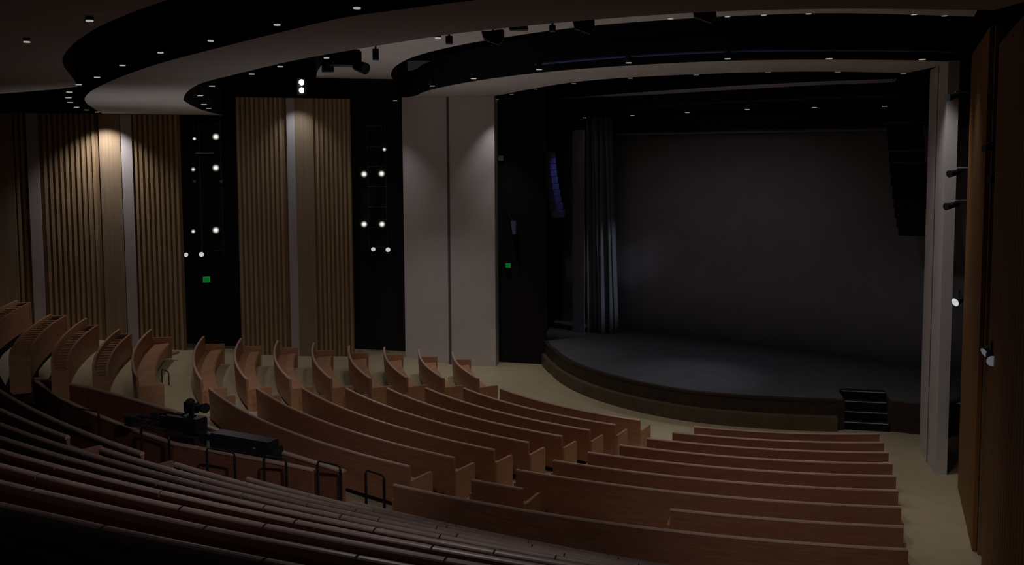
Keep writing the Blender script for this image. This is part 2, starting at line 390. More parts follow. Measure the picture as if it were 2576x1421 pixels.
# ------------------------------------------------------------------ stage
SF=[(-112,6.45),(-104,6.25),(-97,6.05),(-86,5.80),(-71,5.72),(-59,5.72),(-48,5.74),(-40,5.80),(-26,5.90),(-14,5.93),(-3,6.04),(3,6.13),(9,6.26),(14,6.40),(18,6.62),(21,6.98),(24,7.4)]
edge=[]
for (a,r),(a2,r2) in zip(SF,SF[1:]):
    for q in range(4): t=q/4.; edge.append(P(O,(r+(r2-r)*t)*U,a+(a2-a)*t))
edge.append(P(O,SF[-1][1]*U,SF[-1][0]))
sx=Vector((1.03,-7.34)); ex_=Vector((2.20,-7.60)); ud=(ex_-sx).normalized(); vd=Vector((-ud.y,ud.x))
sm=(sx+ex_)/2; sa=math.atan2(ud.y,ud.x); W=1.24
nl=sm-ud*(W/2+.03); nr_=sm+ud*(W/2+.03)
eL=[q for q in edge if (Vector(q)-sm).dot(ud)<-(W/2+.03)]; eR=[q for q in edge if (Vector(q)-sm).dot(ud)>(W/2+.03)]
notch=[tuple(nl-vd*.02),tuple(nl+vd*.98),tuple(nr_+vd*.98),tuple(nr_+vd*.05)]
edge=eL+notch+eR
back=[(9.5,-3.2),(7.5,3.),(0.5,9.),(-6.2,8.2)]
tag(MB().prism(edge+back,.86,.912,0).build('floor_stage',M['deck']),kind='structure')
fr=MB().path([(-.06,-.2),(.02,-.2),(.02,.86),(-.06,.86)],[(x,y,0) for x,y in edge]); tag(fr.build('wall_stage_front',M['apron']),kind='structure')
ld=MB().path([(-.05,-.1),(-.17,-.1),(-.17,.40),(-.05,.45)],[(x,y,0) for x,y in eL]); tag(ld.build('trim_1',M['ledge']),kind='structure')
ld=MB().path([(.05,.85),(-.09,.85),(-.09,.915),(.05,.918)],[(x,y,0) for x,y in eL]); tag(ld.build('trim_2',M['apron']),kind='structure')

# black get-on steps against the stage front
ss=root('step_unit',(sm.x,sm.y,0),'black four-tread step unit against the right of the stage front','steps')
for i in range(4):
    z=.245*(i+1); c=sm+vd*(.10+.235*i)
    MB().box((c.x,c.y,z-.02),(W,.25,.04),sa).build('tread',M['metal'],ss)
    c2=sm+vd*(-.032+.235*i)
    nb=MB().box((c2.x,c2.y,z-.012),(W*.96,.012,.022),sa).build('nosing_strip',M['nosing'],ss)
    c3=sm+vd*(.0+.235*i)
    MB().box((c3.x,c3.y,z-.12),(W,.02,.2),sa).build('riser',M['flatblack'],ss)
for s in (-1,1):
    q=sm+ud*(s*W/2); 
    m_=MB()
    for i in range(4):
        z=.245*(i+1); c=q+vd*(.10+.235*i); m_.box((c.x,c.y,(z-.04)/2),(.03,.24,z-.04),sa)
    m_.build('side_panel',M['flatblack'],ss)

# backdrop, wing curtain, masking leg, pipes
bd0=Vector((-4.372,3.829)); bd1=Vector((5.961,-4.108)); bdd=(bd1-bd0).normalized(); bdn=Vector((bdd.y,-bdd.x))
if bdn.dot(Vector((-.6,-.8)))<0: bdn=-bdn
n=70; mb=MB(); vs=[]
L0=-2.6; L1=(bd1-bd0).length+2.6
for i in range(n+1):
    s_=L0+(L1-L0)*i/n; p=bd0+bdd*s_+bdn*(.012*sin(i*1.7)+.008*sin(i*.6))
    for z in (.915,3.2,6.,9.6): vs.append((p.x,p.y,z))
mb.add(vs,[(i*4+j,i*4+j+1,(i+1)*4+j+1,(i+1)*4+j) for i in range(n) for j in range(3)])
o=mb.build('backdrop',M['drop'],smooth=True,origin=(bd0.x,bd0.y,.915)); so=o.modifiers.new('thick','SOLIDIFY'); so.thickness=.01
tag(o,'wide grey cloth backdrop hanging across the rear of the stage','backdrop')
def cloth(name,base,width,z0,z1,folds,amp,m,label,lean=0.,taper=1.):
    mb=MB(); vs=[]; n=folds*10; zs=[z0+(z1-z0)*i/8 for i in range(9)]
    for i in range(n+1):
        for z in zs:
            t=i/n; q=(z-z0)/(z1-z0)
            w=width*(1-(1-taper)*q); s_=(t-.5)*w+width/2+lean*q
            ph=2*math.pi*folds*t
            p=base+bdd*(s_+.03*sin(ph*.5+q*2))+bdn*(amp*sin(ph)+amp*.4*sin(ph*.37+1.+q*1.5))
            vs.append((p.x,p.y,z))
    k=len(zs)
    mb.add(vs,[(i*k+j,i*k+j+1,(i+1)*k+j+1,(i+1)*k+j) for i in range(n) for j in range(k-1)])
    o=mb.build(name,m,smooth=True,origin=(base.x,base.y,z0)); so=o.modifiers.new('thick','SOLIDIFY'); so.thickness=.012
    return tag(o,label,'curtain')
cloth('stage_curtain',Vector((-5.36,3.05)),1.10,.92,9.4,5,.29,M['curtain'],'folded blue-grey velvet curtain at the left edge of the backdrop',lean=-.16,taper=.92)
o=MB().box((-5.90,2.735,4.9),(.56,.03,7.96),math.atan2(bdd.y,bdd.x)).build('masking_leg',M['leg'],origin=(-5.90,2.735,.92))
tag(o,'flat narrow grey masking panel left of the velvet curtain','curtain')
o=MB().cyl((-4.4,3.1,8.72),(5.6,-4.58,8.70),.035,n=10).build('batten_pipe',M['spk'],origin=(0.6,-.74,8.71)); tag(o,'thin blue-tinted pipe across the top of the backdrop','pipe')
v0=bd0+bdn*.30-bdd*2.4; v1=bd1+bdn*.30+bdd*1.6
o=MB().path([(-.02,8.80),(.02,8.80),(.02,11.9),(-.02,11.9)],[(v0.x,v0.y,0),(v1.x,v1.y,0)]).build('falloff_sheet',M['black'],origin=(v0.x,v0.y,8.8)); tag(o,'black sheet standing for the dark, unlit top of the grey backdrop','curtain')  # added black sheet stands in for light falling off above the pipe
# overhead electric with six lamps
E6=[(-5.702,2.43,9.346),(-4.017,1.135,9.375),(-2.238,-.231,9.408),(-.446,-1.608,9.446),(1.393,-3.02,9.433),(3.152,-4.372,9.394)]
o=MB().cyl((-6.3,2.89,9.72),(4.4,-5.33,9.72),.03,n=10).build('lighting_pipe',M['metal'],origin=(-.5,-1.5,9.72)); tag(o,'black pipe above the stage carrying six downward lamps','pipe')
for i,p in enumerate(E6):
    rt=root('stage_lamp',p,f'small lit lamp on the pipe over the stage, {ORD[i]} of six from the left','lamp','lamps on the stage pipe')
    MB().cyl((p[0],p[1],p[2]+.22),(p[0],p[1],p[2]),.07,.09,12).build('housing',M['metal'],rt)
    MB().tube([(p[0],p[1],p[2]+.14),(p[0]+bdn.x*.02,p[1],p[2]+.25),(p[0],p[1],9.672)],.012,6).build('clamp',M['metal'],rt)
    MB().cyl((p[0],p[1],p[2]-.012),(p[0],p[1],p[2]+.002),.078,n=12).build('lens',M['lens'],rt)
BT=[(-7.052,5.174),(-5.352,2.948),(-3.882,1.182),(-2.198,-.794),(-.651,-2.376),(1.27,-3.777),(3.364,-4.736),(3.88,-3.27),(1.789,-2.203),(-.162,-.441),(-1.828,1.123),(-3.594,3.346),(-5.193,4.786)]
o=MB().prism(BT,10.212,10.40,0,1).build('acoustic_reflector',[M['cloud'],M['black']],origin=(-1,-1,10.21)); tag(o,'thin pale curved reflector hanging behind the front ceiling band','reflector')

# line arrays
def array(spine,w,d,label,m,faceang):
    c0=spine[0]; rt=root('line_array_speaker',(c0[0],c0[1],spine[-1][2]),label,'speaker')
    n=10; pts=[]
    tot=len(spine)-1
    for i in range(n+1):
        t=i/n*tot; k=min(tot-1,int(t)); q=t-k; pts.append(Vector(spine[k])*(1-q)+Vector(spine[k+1])*q)
    for i in range(n):
        p0,p1=pts[i],pts[i+1]; c=(p0+p1)/2; h=(p1-p0).length*.93
        tilt=math.atan2(math.hypot(p1.x-p0.x,p1.y-p0.y),-(p1.z-p0.z))
        mb=MB().box(c,(w,d,h),faceang,rx=-tilt*0)
        cab=mb.build('speaker_cabinet',m,rt,bevel=.01)
    MB().box(pts[0]+Vector((0,0,.06)),(w*1.15,d*1.0,.07),faceang).build('rigging_frame',M['dmetal'],rt)
    for s in (-1,1):
        q=pts[0]+Vector((cos(faceang),sin(faceang),0))*s*w*.35
        MB().cyl((q.x,q.y,pts[0].z),(q.x,q.y,11.8),.01,n=6).build('hanging_chain',M['metal'],rt)
array([(-7.10,2.0,8.06),(-7.08,1.97,7.6),(-7.03,1.93,7.1),(-6.95,1.87,6.6),(-6.86,1.80,6.1),(-6.72,1.70,5.55)],.33,.5,'slim blue-lit line array speaker hanging left of the stage',M['spk'],math.atan2(bdd.y,bdd.x)+.1)
array([(3.15,-5.88,8.75),(3.22,-5.93,8.),(3.26,-5.96,7.3),(3.34,-6.02,6.6),(3.40,-6.07,6.0),(3.50,-6.15,5.5)],.98,.7,'large black line array speaker hanging before the right of the backdrop',M['spkdark'],math.atan2(bdd.y,bdd.x)+.25)

# ------------------------------------------------------------------ walls
def plank_wall(a,b,z0,z1,strips,label_name,sm_,back,pitch=.162,depth=.045,wd=.085,plain=()):
    a=Vector(a);b=Vector(b);d=(b-a);L=d.length;d=d/L; nn=Vector((-d.y,d.x))
    if nn.dot(-(a+b)/2)<0 and nn.dot(Vector((-8.5,-33.6))-(a+b)/2)<0: nn=-nn
    if nn.dot(Vector((-8.5,-33.6))-(a+b)/2)<0: nn=-nn
    ang=math.atan2(d.y,d.x)
    w=root(label_name,(a.x,a.y,z0),None,None,kind='structure')
    c=(a+b)/2-nn*.05
    MB().box((c.x,c.y,(z0+z1)/2),(L,.08,z1-z0),ang).build('backing',back,w)
    m=MB(); s_=.06
    allst=list(strips)+list(plain)
    while s_<L-.03:
        if not any(p0-.05<s_<p1+.05 for p0,p1 in allst):
            q=a+d*s_+nn*depth/2; m.box((q.x,q.y,(z0+z1)/2),(wd,depth,z1-z0-.01),ang)
        s_+=pitch
    m.build('slat_cladding',sm_,w)
    for (p0,p1),mm in [(s,'strip') for s in strips]+[(s,'stripwood') for s in plain]:
        q=a+d*(p0+p1)/2+nn*.06; MB().box((q.x,q.y,(z0+z1)/2),(p1-p0,.10,z1-z0-.02),ang).build('plain_strip',M[mm],w)
    return w
plank_wall((-18.134,-.958),(-14.39,.578),.3,10.0,[(1.72,2.0)],'wall_left',M['slat'],M['slatback'],plain=[(2.0,2.66)])
plank_wall((-27.6,-4.61),(-19.91,-1.462),.6,9.37,[(3.60,3.94),(6.42,6.76)],'wall_left',M['slat'],M['slatback'],plain=[(5.75,6.40),(2.6,3.2)])
plank_wall((1.72,-12.9),(-.315,-17.67),-.05,10.1,[],'wall_right',M['rslat'],M['slatback'],pitch=.30,depth=.07,wd=.27)
plank_wall((-1.03,-19.36),(-5.8,-30.6),-.05,9.6,[],'wall_right',M['rslat'],M['slatback'],pitch=.30,depth=.07,wd=.27)
def pier(a,b,z0,z1,thick,name):
    a=Vector(a);b=Vector(b);d=(b-a);L=d.length;d/=L;nn=Vector((-d.y,d.x))
    if nn.dot(Vector((-8.5,-33.6))-(a+b)/2)<0: nn=-nn
    ang=math.atan2(d.y,d.x)
    w=root(name,(a.x,a.y,z0),None,None,kind='structure')
    h=L/2-.03
    for s in (0,1):
        c=a+d*(L*(.25+.5*s))-nn*thick/2; MB().box((c.x,c.y,(z0+z1)/2),(h,thick,z1-z0),ang).build('panel',M['white'],w)
    c=a+d*L/2-nn*(thick/2-.004); MB().box((c.x,c.y,(z0+z1)/2),(.10,thick,z1-z0-.02),ang).build('joint',M['joint'],w)
    return w
pier((-12.614,1.418),(-9.134,.866),-.1,10.10,.7,'wall_proscenium_left')
pier((2.457,-9.027),(1.78,-11.5),-.1,10.10,.25,'wall_proscenium_right')
def wall(pts,z0,z1,name,m=None):
    o=MB().path([(-.05,z0),(.05,z0),(.05,z1),(-.05,z1)],[(x,y,0) for x,y in pts]).build(name,m or M['black']); return tag(o,kind='structure')
wall([(-28.4,-3.8),(-20.2,-.45),(-18.4,.25),(-14.7,1.78),(-12.5,2.45)],-.3,12.5,'wall_left')
wall([(-9.25,1.75),(-7.25,1.20),(-7.35,3.4),(-7.5,6.)],-.1,12.5,'wall_back')
wall([(-8.,5.5),(-4.,8.6),(10.5,-1.),(12.,-5.5)],-.1,12.5,'wall_back')
wall([(12.0,-5.5),(4.1,-10.0),(2.75,-12.9)],-.1,12.5,'wall_right')
wall([(3.0,-11.4),(2.3,-13.3),(-1.05,-21.3),(-4.75,-30.3),(-5.5,-33.)],-.1,12.5,'wall_right')
tag(MB().prism([(-32,-36),(12,-36),(12,12),(-32,12)],12.5,12.6).build('ceiling',M['black']),kind='structure')
# ------------------------------------------------------------------ ceiling bands
O3=[(-12.5,1.6),(-11.95,.45),(-11.65,-.88),(-10.911,-3.184),(-9.51,-6.205),(-7.683,-8.878),(-5.652,-10.642),(-3.466,-11.693),(-1.155,-11.848),(1.066,-11.548),(2.2,-11.1)]
I3=[(-9.18,1.0),(-8.75,0.),(-8.4,-1.1),(-7.807,-2.768),(-6.672,-5.408),(-5.205,-7.061),(-3.535,-8.01),(-1.702,-8.639),(.198,-8.646),(2.242,-8.035)]
def band(poly,z,h,name='ceiling'):
    return tag(MB().prism(poly,z,z+h,0,1).build(name,[M['cloud'],M['black']]),kind='structure')
def smooth(p):
    out=[p[0]]
    for i in range(len(p)-1):
        p0=p[max(0,i-1)];p1=p[i];p2=p[i+1];p3=p[min(len(p)-1,i+2)]
        for t in (.25,.5,.75,1.):
            out.append(tuple(.5*((2*b)+(-a+c)*t+(2*a-5*b+4*c-d)*t*t+(-a+3*b-3*c+d)*t**3) for a,b,c,d in zip(p0,p1,p2,p3)))
    return out
band(smooth(O3)+smooth(I3)[::-1],10.104,.95)
O1=[(-22.3,-2.2),(-21.95,-2.9),(-21.5,-4.2),(-20.955,-5.648),(-20.001,-8.215),(-19.031,-10.5),(-18.023,-12.529),(-17.017,-14.332),(-15.56,-16.727),(-13.904,-19.218),(-12.172,-21.498),(-11.13,-22.823),(-10.255,-23.884),(-9.618,-24.393),(-8.895,-24.914),(-7.95,-25.544),(-6.636,-26.362),(-5.08,-26.887),(-3.6,-27.1)]
I1=[(-18.6,-.95),(-18.25,-3.6),(-17.7,-6.4),(-16.98,-9.3),(-16.552,-10.61),(-15.729,-12.751),(-14.951,-14.52),(-14.315,-15.724),(-12.972,-17.786),(-11.747,-19.59),(-10.625,-20.968),(-9.47,-22.282),(-8.853,-22.836),(-7.853,-23.535),(-6.877,-24.038),(-6.084,-24.247),(-5.122,-24.316),(-3.673,-24.165)]
band(smooth(O1)+smooth(I1)[::-1],9.372,.9)
I2=[(-12.9,1.1),(-12.752,-.43),(-12.484,-2.302),(-12.048,-4.354),(-11.307,-6.692),(-10.2,-8.9),(-8.903,-10.761),(-7.074,-12.724),(-5.238,-13.842),(-3.558,-14.44),(-1.759,-14.644),(1.09,-14.054)]
O2=[(-15.6,.5),(-15.0,-2.15),(-14.272,-4.858),(-12.944,-9.509),(-11.013,-12.819),(-8.394,-15.831),(-4.766,-17.037),(-.39,-17.642)]
band(smooth(I2)+smooth(O2)[::-1],10.752,.8)
I0=[(-17.3,-14.6),(-16.554,-16.346),(-15.903,-17.96),(-15.34,-19.296),(-14.79,-20.416),(-14.003,-21.796),(-13.18,-23.075),(-12.421,-24.099),(-11.63,-25.045),(-10.887,-25.815),(-9.9,-26.6),(-8.6,-27.6)]
band(smooth(I0)+[(-9.8,-29.5),(-13.3,-28.5),(-22.5,-15.),(-20.5,-12.2),(-18.2,-13.8)],9.372,.9)

# ------------------------------------------------------------------ small lights along the rims
def down(pts,what,zoff=.0,r=.045,m='lens',names=None,group=None):
    for i,p in enumerate(pts):
        lab=f'{ORD[i]} small downlight from the {what}' if names is None else names[i]
        rt=root('downlight',p,lab,'downlight',group)
        dc=math.hypot(p[0]+8.51,p[1]+33.62); rr_=r*min(1.6,max(.8,dc/16.))
        z=p[2]+zoff
        MB().cyl((p[0],p[1],z+.16),(p[0],p[1],z+.01),rr_,rr_*1.15,12).build('housing',M['metal'],rt)
        MB().cyl((p[0],p[1],z-.004),(p[0],p[1],z+.012),rr_*1.02,n=12).build('lens',M[m],rt)
        MB().box((p[0],p[1],z+.24),(.03,.03,.18)).build('bracket',M['metal'],rt)
down([(-21.947,-2.171,9.372),(-21.78,-3.626,9.372),(-21.52,-4.946,9.372),(-21.05,-6.593,9.372),(-20.1,-8.993,9.372),(-19.2,-10.991,9.372),(-18.25,-12.941,9.372),(-17.05,-15.093,9.372),(-15.95,-16.745,9.372),(-14.585,-18.929,9.372),(-13.324,-20.7,9.372),(-12.212,-22.002,9.372),(-11.051,-23.376,9.372),(-9.996,-24.502,9.372)],'left wall along the outer rim of the largest ceiling band',group='downlights on the outer rim of the largest band')
down([(-12.756,-24.111,9.32),(-14.274,-22.408,9.32)],'x',names=['lone downlight at top left, under the rear ceiling','dim downlight far up in the left corner of the rear ceiling'],group='downlights under the rear ceiling')
down([(-25.019,-2.805,9.192)],'x',names=['faint downlight at the top of the leftmost timber wall'])
down([(-17.587,-5.528,9.372),(-17.0,-7.733,9.372),(-15.85,-11.497,9.372),(-14.606,-14.502,9.372),(-13.03,-17.25,9.372),(-12.2,-18.6,9.372),(-11.2,-19.914,9.372),(-9.4,-22.15,9.372)],'left wall along the inner rim of the largest ceiling band',group='downlights on the inner rim of the largest band')
down([(-5.194,-14.0,10.752),(-4.064,-14.25,10.752),(-3.371,-14.45,10.752),(-2.502,-14.57,10.752),(-.299,-14.4,10.752),(.415,-14.2,10.752)],'left along the upper front slot over the stage opening',group='downlights on the upper front slot')
down([(-12.952,2.2,10.02),(-10.993,-4.15,10.104),(-9.58,-6.921,10.104),(-7.8,-9.689,10.104),(-5.718,-11.30,10.104),(-3.56,-12.12,10.104),(-1.205,-12.02,10.104),(1.053,-11.75,10.104)],'white pier along the outer rim of the stage-front band',r=.05,group='downlights on the outer rim of the stage-front band')
down([(-9.05,1.35,10.0),(-8.5,0.15,10.104),(-7.7,-2.5,10.104),(-6.6,-4.95,10.104),(-5.1,-6.75,10.104),(-3.42,-7.80,10.104),(-1.62,-8.42,10.104),(.25,-8.42,10.104),(2.252,-7.85,10.104)],'white pier along the inner rim of the stage-front band',r=.045,m='lensdim',group='downlights on the inner rim of the stage-front band')

# lamps on the lighting ladders between the walls
CAM=Vector((-8.51,-33.622,7.962))
def spotfix(p,label,group,r=.13,m='lamp',dirv=None,length=.34,pole=True):
    p=Vector(p); d=(dirv or (Vector((-9.5,-24,4.))-p)).normalized()
    rt=root('theatre_spotlight',p,label,'spotlight',group)
    MB().cyl(p-d*length,p-d*.06,r*.9,r*.9,12).cyl(p-d*.08,p,r*1.12,r*1.18,14).build('housing',M['metal'],rt)
    MB().cyl(p-d*.01,p+d*.004,r,n=14).build('lens',M[m],rt)
    s=d.cross(Vector((0,0,1))).normalized()
    q=p-d*.2
    MB().tube([q+s*(r+.03),q+s*(r+.03)+Vector((0,0,.14)),q-s*(r+.03)+Vector((0,0,.14)),q-s*(r+.03)],.012,6).build('yoke',M['dmetal'],rt)
    MB().cyl(q+Vector((0,0,.14)),q+Vector((0,0,.22)),.03,n=8).build('clamp',M['metal'],rt)
    return rt
g='spotlights in the left wall slot'
W1='on the ladder in the left wall slot'
spotfix((-18.848,-.943,8.621),'bright spotlight at the top right '+W1,g)
spotfix((-19.516,-1.194,8.551),'dim tilted spotlight at the top left '+W1,g,r=.06,m='lampsmall')
spotfix((-18.877,-.954,7.539),'bright spotlight second down on the right '+W1,g)
spotfix((-19.582,-1.219,7.492),'small spotlight second down on the left '+W1,g,r=.085,m='lampsmall')
spotfix((-18.935,-.976,5.347),'bright spotlight lowest on the right '+W1,g)
spotfix((-19.643,-1.242,5.331),'small spotlight lowest on the left '+W1,g,r=.085,m='lampsmall')
g2='spotlights in the slot beside the white pier'; W2='in the slot beside the white pier'
spotfix((-13.239,1.082,8.158),'tiny spotlight highest of all '+W2,g2,r=.075,m='lampsmall')
spotfix((-13.97,.839,7.252),'bright spotlight upper left '+W2,g2)
spotfix((-13.351,1.045,7.26),'bright spotlight upper right '+W2,g2)
spotfix((-14.0,.828,5.396),'bright spotlight lower left '+W2,g2)
spotfix((-13.366,1.04,5.376),'bright spotlight lower right '+W2,g2)
def pan(p,label,group,r=.085,d=None,mm='lampw'):
    p=Vector(p); d=(d or Vector((.25,-1,-.12))).normalized()
    rt=root('pan_light',p,label,'lamp',group)
    MB().cyl(p-d*.20,p,r*.75,r*1.05,16).build('housing',M['metal'],rt)
    MB().cyl(p-d*.004,p+d*.006,r,n=16).build('lens',M[mm],rt)
    MB().cyl(p-d*.12,p-d*.12+Vector((0,0,.25)),.015,n=8).build('bracket',M['metal'],rt)
pan((-19.887,-1.333,4.519),'left of two white pan lamps above the left exit sign','pan lamps in the wall slots',r=.075,d=Vector((.8,-1,-.2)))
pan((-19.407,-1.153,4.511),'right of two white pan lamps above the left exit sign','pan lamps in the wall slots',r=.085)
pan((-13.692,.931,4.449),'left of two white pan lamps low beside the white pier','pan lamps in the wall slots',r=.08)
pan((-13.167,1.106,4.413),'right of two white pan lamps low beside the white pier','pan lamps in the wall slots',r=.09)
# ladders (vertical pipes with rungs) that carry them
for (xs,ys,zs0,zs1,l) in [((-19.62,-18.94),(-.42,-.16),4.4,9.2,'black lighting ladder in the left wall slot'),((-13.95,-13.30),(1.55,1.78),4.3,9.2,'black lighting ladder in the slot beside the white pier')]:
    rt=root('lighting_ladder',(sum(xs)/2,sum(ys)/2,zs0),l,'lighting ladder')
    for x,y in zip(xs,ys): MB().cyl((x,y,zs0),(x,y,zs1),.025,n=8).build('pole',M['dmetal'],rt)
    m_=MB()
    for q in range(7):
        z=zs0+.15+(zs1-zs0-.3)*q/6; MB().cyl((xs[0],ys[0],z),(xs[1],ys[1],z),.02,n=8).build('rung',M['dmetal'],rt)
o=MB().box((-19.2,-1.09,8.05),(.62,.05,.035),.36).build('lighting_bar',M['steel'],origin=(-19.2,-1.09,8.05)); tag(o,'short grey bar across the left lighting ladder','bar')
for p,l in (((-19.545,-1.23,7.077),'left'),((-18.715,-.92,7.063),'right')):
    rt=root('moving_light',p,f'{l} of two faint blue-lit fixtures in the left wall slot','lamp','blue-lit fixtures in the left wall slot')
    MB().box(p,(.16,.16,.2)).build('housing',M['metal'],rt,bevel=.02)
    MB().cyl((p[0]+.03,p[1]-.09,p[2]),(p[0]+.03,p[1]-.082,p[2]),.05,n=12).build('lens',M['blue'],rt)

# exit signs
def exit_sign(c,w,h,ang,label):
    c=Vector(c); rt=root('exit_sign',c,label,'exit sign')
    d=Vector((cos(ang),sin(ang),0)); nn=Vector((d.y,-d.x,0))
    MB().box(c-nn*.03,(w+.03,.05,h+.03),ang).build('housing',M['metal'],rt)
    MB().box(c,(w,.012,h),ang).build('lit_face',M['exit'],rt)
    m_=MB(); lw=w*.16; lh=h*.56; x=-w*.33
    def st(x0,z0,x1,z1,t=.017):
        a=c+d*x0+nn*.009+Vector((0,0,z0)); b=c+d*x1+nn*.009+Vector((0,0,z1)); q=(a+b)/2; L=(b-a).length
        e=(b-a).normalized(); s=e.cross(nn)*t/2
        m_.add([a+s,b+s,b-s,a-s,a+s+nn*.004,b+s+nn*.004,b-s+nn*.004,a-s+nn*.004],[(0,1,2,3),(7,6,5,4),(0,4,5,1),(1,5,6,2),(2,6,7,3),(3,7,4,0)])
    H=lh/2
    x=-w*.36; st(x,-H,x,H); [st(x,z,x+lw,z) for z in (-H,0,H)]
    x=-w*.14; st(x,-H,x+lw,H); st(x,H,x+lw,-H)
    x=w*.13; st(x,-H,x,H)
    x=w*.28; st(x,-H,x,H); st(x-lw*.5,H,x+lw*.5,H)
    m_.build('lettering',M['exitd'],rt)
exit_sign((-19.27,-1.12,3.62),.235,.20,.30,'green exit sign in the dark left wall slot')
exit_sign((-8.665,1.44,3.755),.20,.175,-.27,'green exit sign on the black wall right of the white pier')
# twin flood
fl=root('flood_light',(-15.90,-.70,10.15),'dazzling twin flood light above the middle timber wall','flood light')
MB().box((-15.90,-.50,10.37),(.34,.22,.62),.1).build('housing',M['metal'],fl,bevel=.02)
for z in (10.515,10.238): MB().cyl((-15.88,-.62,z),(-15.87,-.635,z),.10,n=16).build('lens',M['flood'],fl)
MB().box((-15.92,-.40,10.85),(.05,.05,.5)).build('bracket',M['metal'],fl)
# small box and fixture on the black wall
o=MB().box((-8.91,1.58,7.816),(.2,.12,.2),-.27).build('wall_speaker',M['leg'],origin=(-8.91,1.58,7.816),bevel=.01); tag(o,'small grey box speaker on the black wall right of the white pier','speaker')
ms=root('hanging_spotlight',(-8.45,1.35,5.0),'unlit tapered spotlight low on the black wall right of the white pier','spotlight')
MB().cyl((-8.45,1.30,5.45),(-8.42,1.20,4.95),.13,.07,12).build('housing',M['spk'],ms); MB().tube([(-8.75,1.5,5.9),(-8.6,1.4,5.6),(-8.45,1.32,5.4)],.02).build('arm',M['metal'],ms)
# gear hung in the ceiling slots
pj=root('projector',(-11.78,-15.66,9.5),'large black projector hung between the ceiling bands','projector')
MB().box((-11.72,-15.75,9.80),(.62,.50,.30),.5).build('housing',M['metal'],pj,bevel=.03)
MB().cyl((-11.45,-15.75,9.66),(-11.25,-15.9,9.58),.10,.11,14).build('lens_barrel',M['metal'],pj)
MB().box((-12.02,-15.62,9.66),(.18,.2,.22),.5).build('side_unit',M['metal'],pj)
MB().box((-11.75,-15.70,10.15),(.06,.06,.5)).build('hanger',M['metal'],pj)
def can(p,r,h,label):
    rt=root('can_light',p,label,'lamp','unlit black cans along the upper slot')
    MB().cyl((p[0],p[1],p[2]+h/2),(p[0],p[1],p[2]-h/2),r,n=14).build('housing',M['metal'],rt)
    MB().cyl((p[0],p[1],p[2]-h/2-.012),(p[0],p[1],p[2]-h/2+.002),r*.9,n=14).build('lens',M['blue'],rt)
    MB().cyl((p[0],p[1],p[2]+h/2),(p[0],p[1],p[2]+h/2+.3),.015,n=6).build('stem',M['metal'],rt)
can((-10.589,-19.175,9.50),.05,.16,'tall black can lamp hung right of the projector')
can((-9.359,-20.695,9.53),.05,.10,'short black can lamp left of the wedge speakers')
can((-7.991,-21.836,9.53),.04,.07,'smallest black can lamp, between the two wedge speakers')
def wedge(p,w,label,ang=-.15):
    p=Vector(p); rt=root('wedge_speaker',p,label,'speaker','wedge speakers along the upper slot')
    d=Vector((cos(ang),sin(ang),0)); n_=Vector((-d.y,d.x,0)); h=w*.62; t=w*.5
    prof=[(-w/2,h*.42),(w/2,h*.55),(w/2,-h*.25),(w*.30,-h*.5),(-w*.42,-h*.05)]
    vs=[p+d*x+Vector((0,0,z))-n_*t/2 for x,z in prof]+[p+d*x+Vector((0,0,z))+n_*t/2 for x,z in prof]
    k=len(prof); MB().add(vs,[tuple(range(k)),tuple(range(k,2*k))[::-1]]+[(i,(i+1)%k,k+(i+1)%k,k+i) for i in range(k)]).build('cabinet',M['metal'],rt)
    gr=[p+d*x+Vector((0,0,z))-n_*(t/2-.01) for x,z in [(-w*.42,-h*.09),(w*.30,-h*.53)]]+[p+d*x+Vector((0,0,z))+n_*(t/2-.01) for x,z in [(-w*.42,-h*.09),(w*.30,-h*.53)]]
    MB().add(gr+[g_+Vector((0,0,-.012)) for g_ in gr],[(0,1,3,2),(4,6,7,5),(0,4,5,1),(2,3,7,6),(0,2,6,4),(1,5,7,3)]).build('grille',M['dmetal'],rt)
    MB().cyl(p+Vector((0,0,h*.4)),p+Vector((0,0,h*.4+.35)),.012,n=6).build('hanger',M['metal'],rt)
wedge((-8.756,-20.843,9.54),.29,'black wedge speaker hung nearest the can lamps')
wedge((-7.596,-21.748,9.56),.27,'black wedge speaker hung right of the smallest can lamp')
o=MB().box((-8.412,-21.669,9.55),(.23,.14,.045),-.1).build('ceiling_plate',M['metal'],origin=(-8.412,-21.669,9.55)); tag(o,'flat black plate hung between the wedge speakers','plate')
wedge((-6.05,-21.6,9.72),.30,'faint black wedge speaker far right on the upper slot')
# right-hand slots
for (p,l) in [((1.616, -12.022, 9.257),'upper'),((1.66, -12.122, 7.503),'middle'),((1.516, -12.322, 6.761),'lower')]:
    rt=root('side_spotlight',p,f'{l} unlit black spotlight in the slot right of the right-hand pier','spotlight','unlit spotlights right of the right-hand pier')
    MB().cyl((p[0]+.25,p[1]+.1,p[2]),(p[0]-.1,p[1]-.05,p[2]-.05),.05,.085,12).build('housing',M['metal'],rt)
    MB().cyl((p[0]+.1,p[1],p[2]+.08),(p[0]+.45,p[1]+.1,p[2]+.08),.02,n=8).build('arm',M['steel'],rt)
pan((1.773, -12.222, 4.481),'pale slanted pan lamp between the right-hand pier and the timber wall','pan lamps in the right slots',r=.10,d=Vector((-.9,-.35,-.3)))  # right-hand pan lenses glow in place of light reflected in the glass
pan((-1.149, -19.322, 4.833),'smaller of two pale pan lamps by the dark right edge','pan lamps in the right slots',r=.085,d=Vector((-.93,-.12,-.55)),mm='lensdim')
pan((-1.445, -20.122, 4.889),'larger of two pale pan lamps by the dark right edge','pan lamps in the right slots',r=.085,d=Vector((-.30,-.95,-.30)),mm='lensdim')
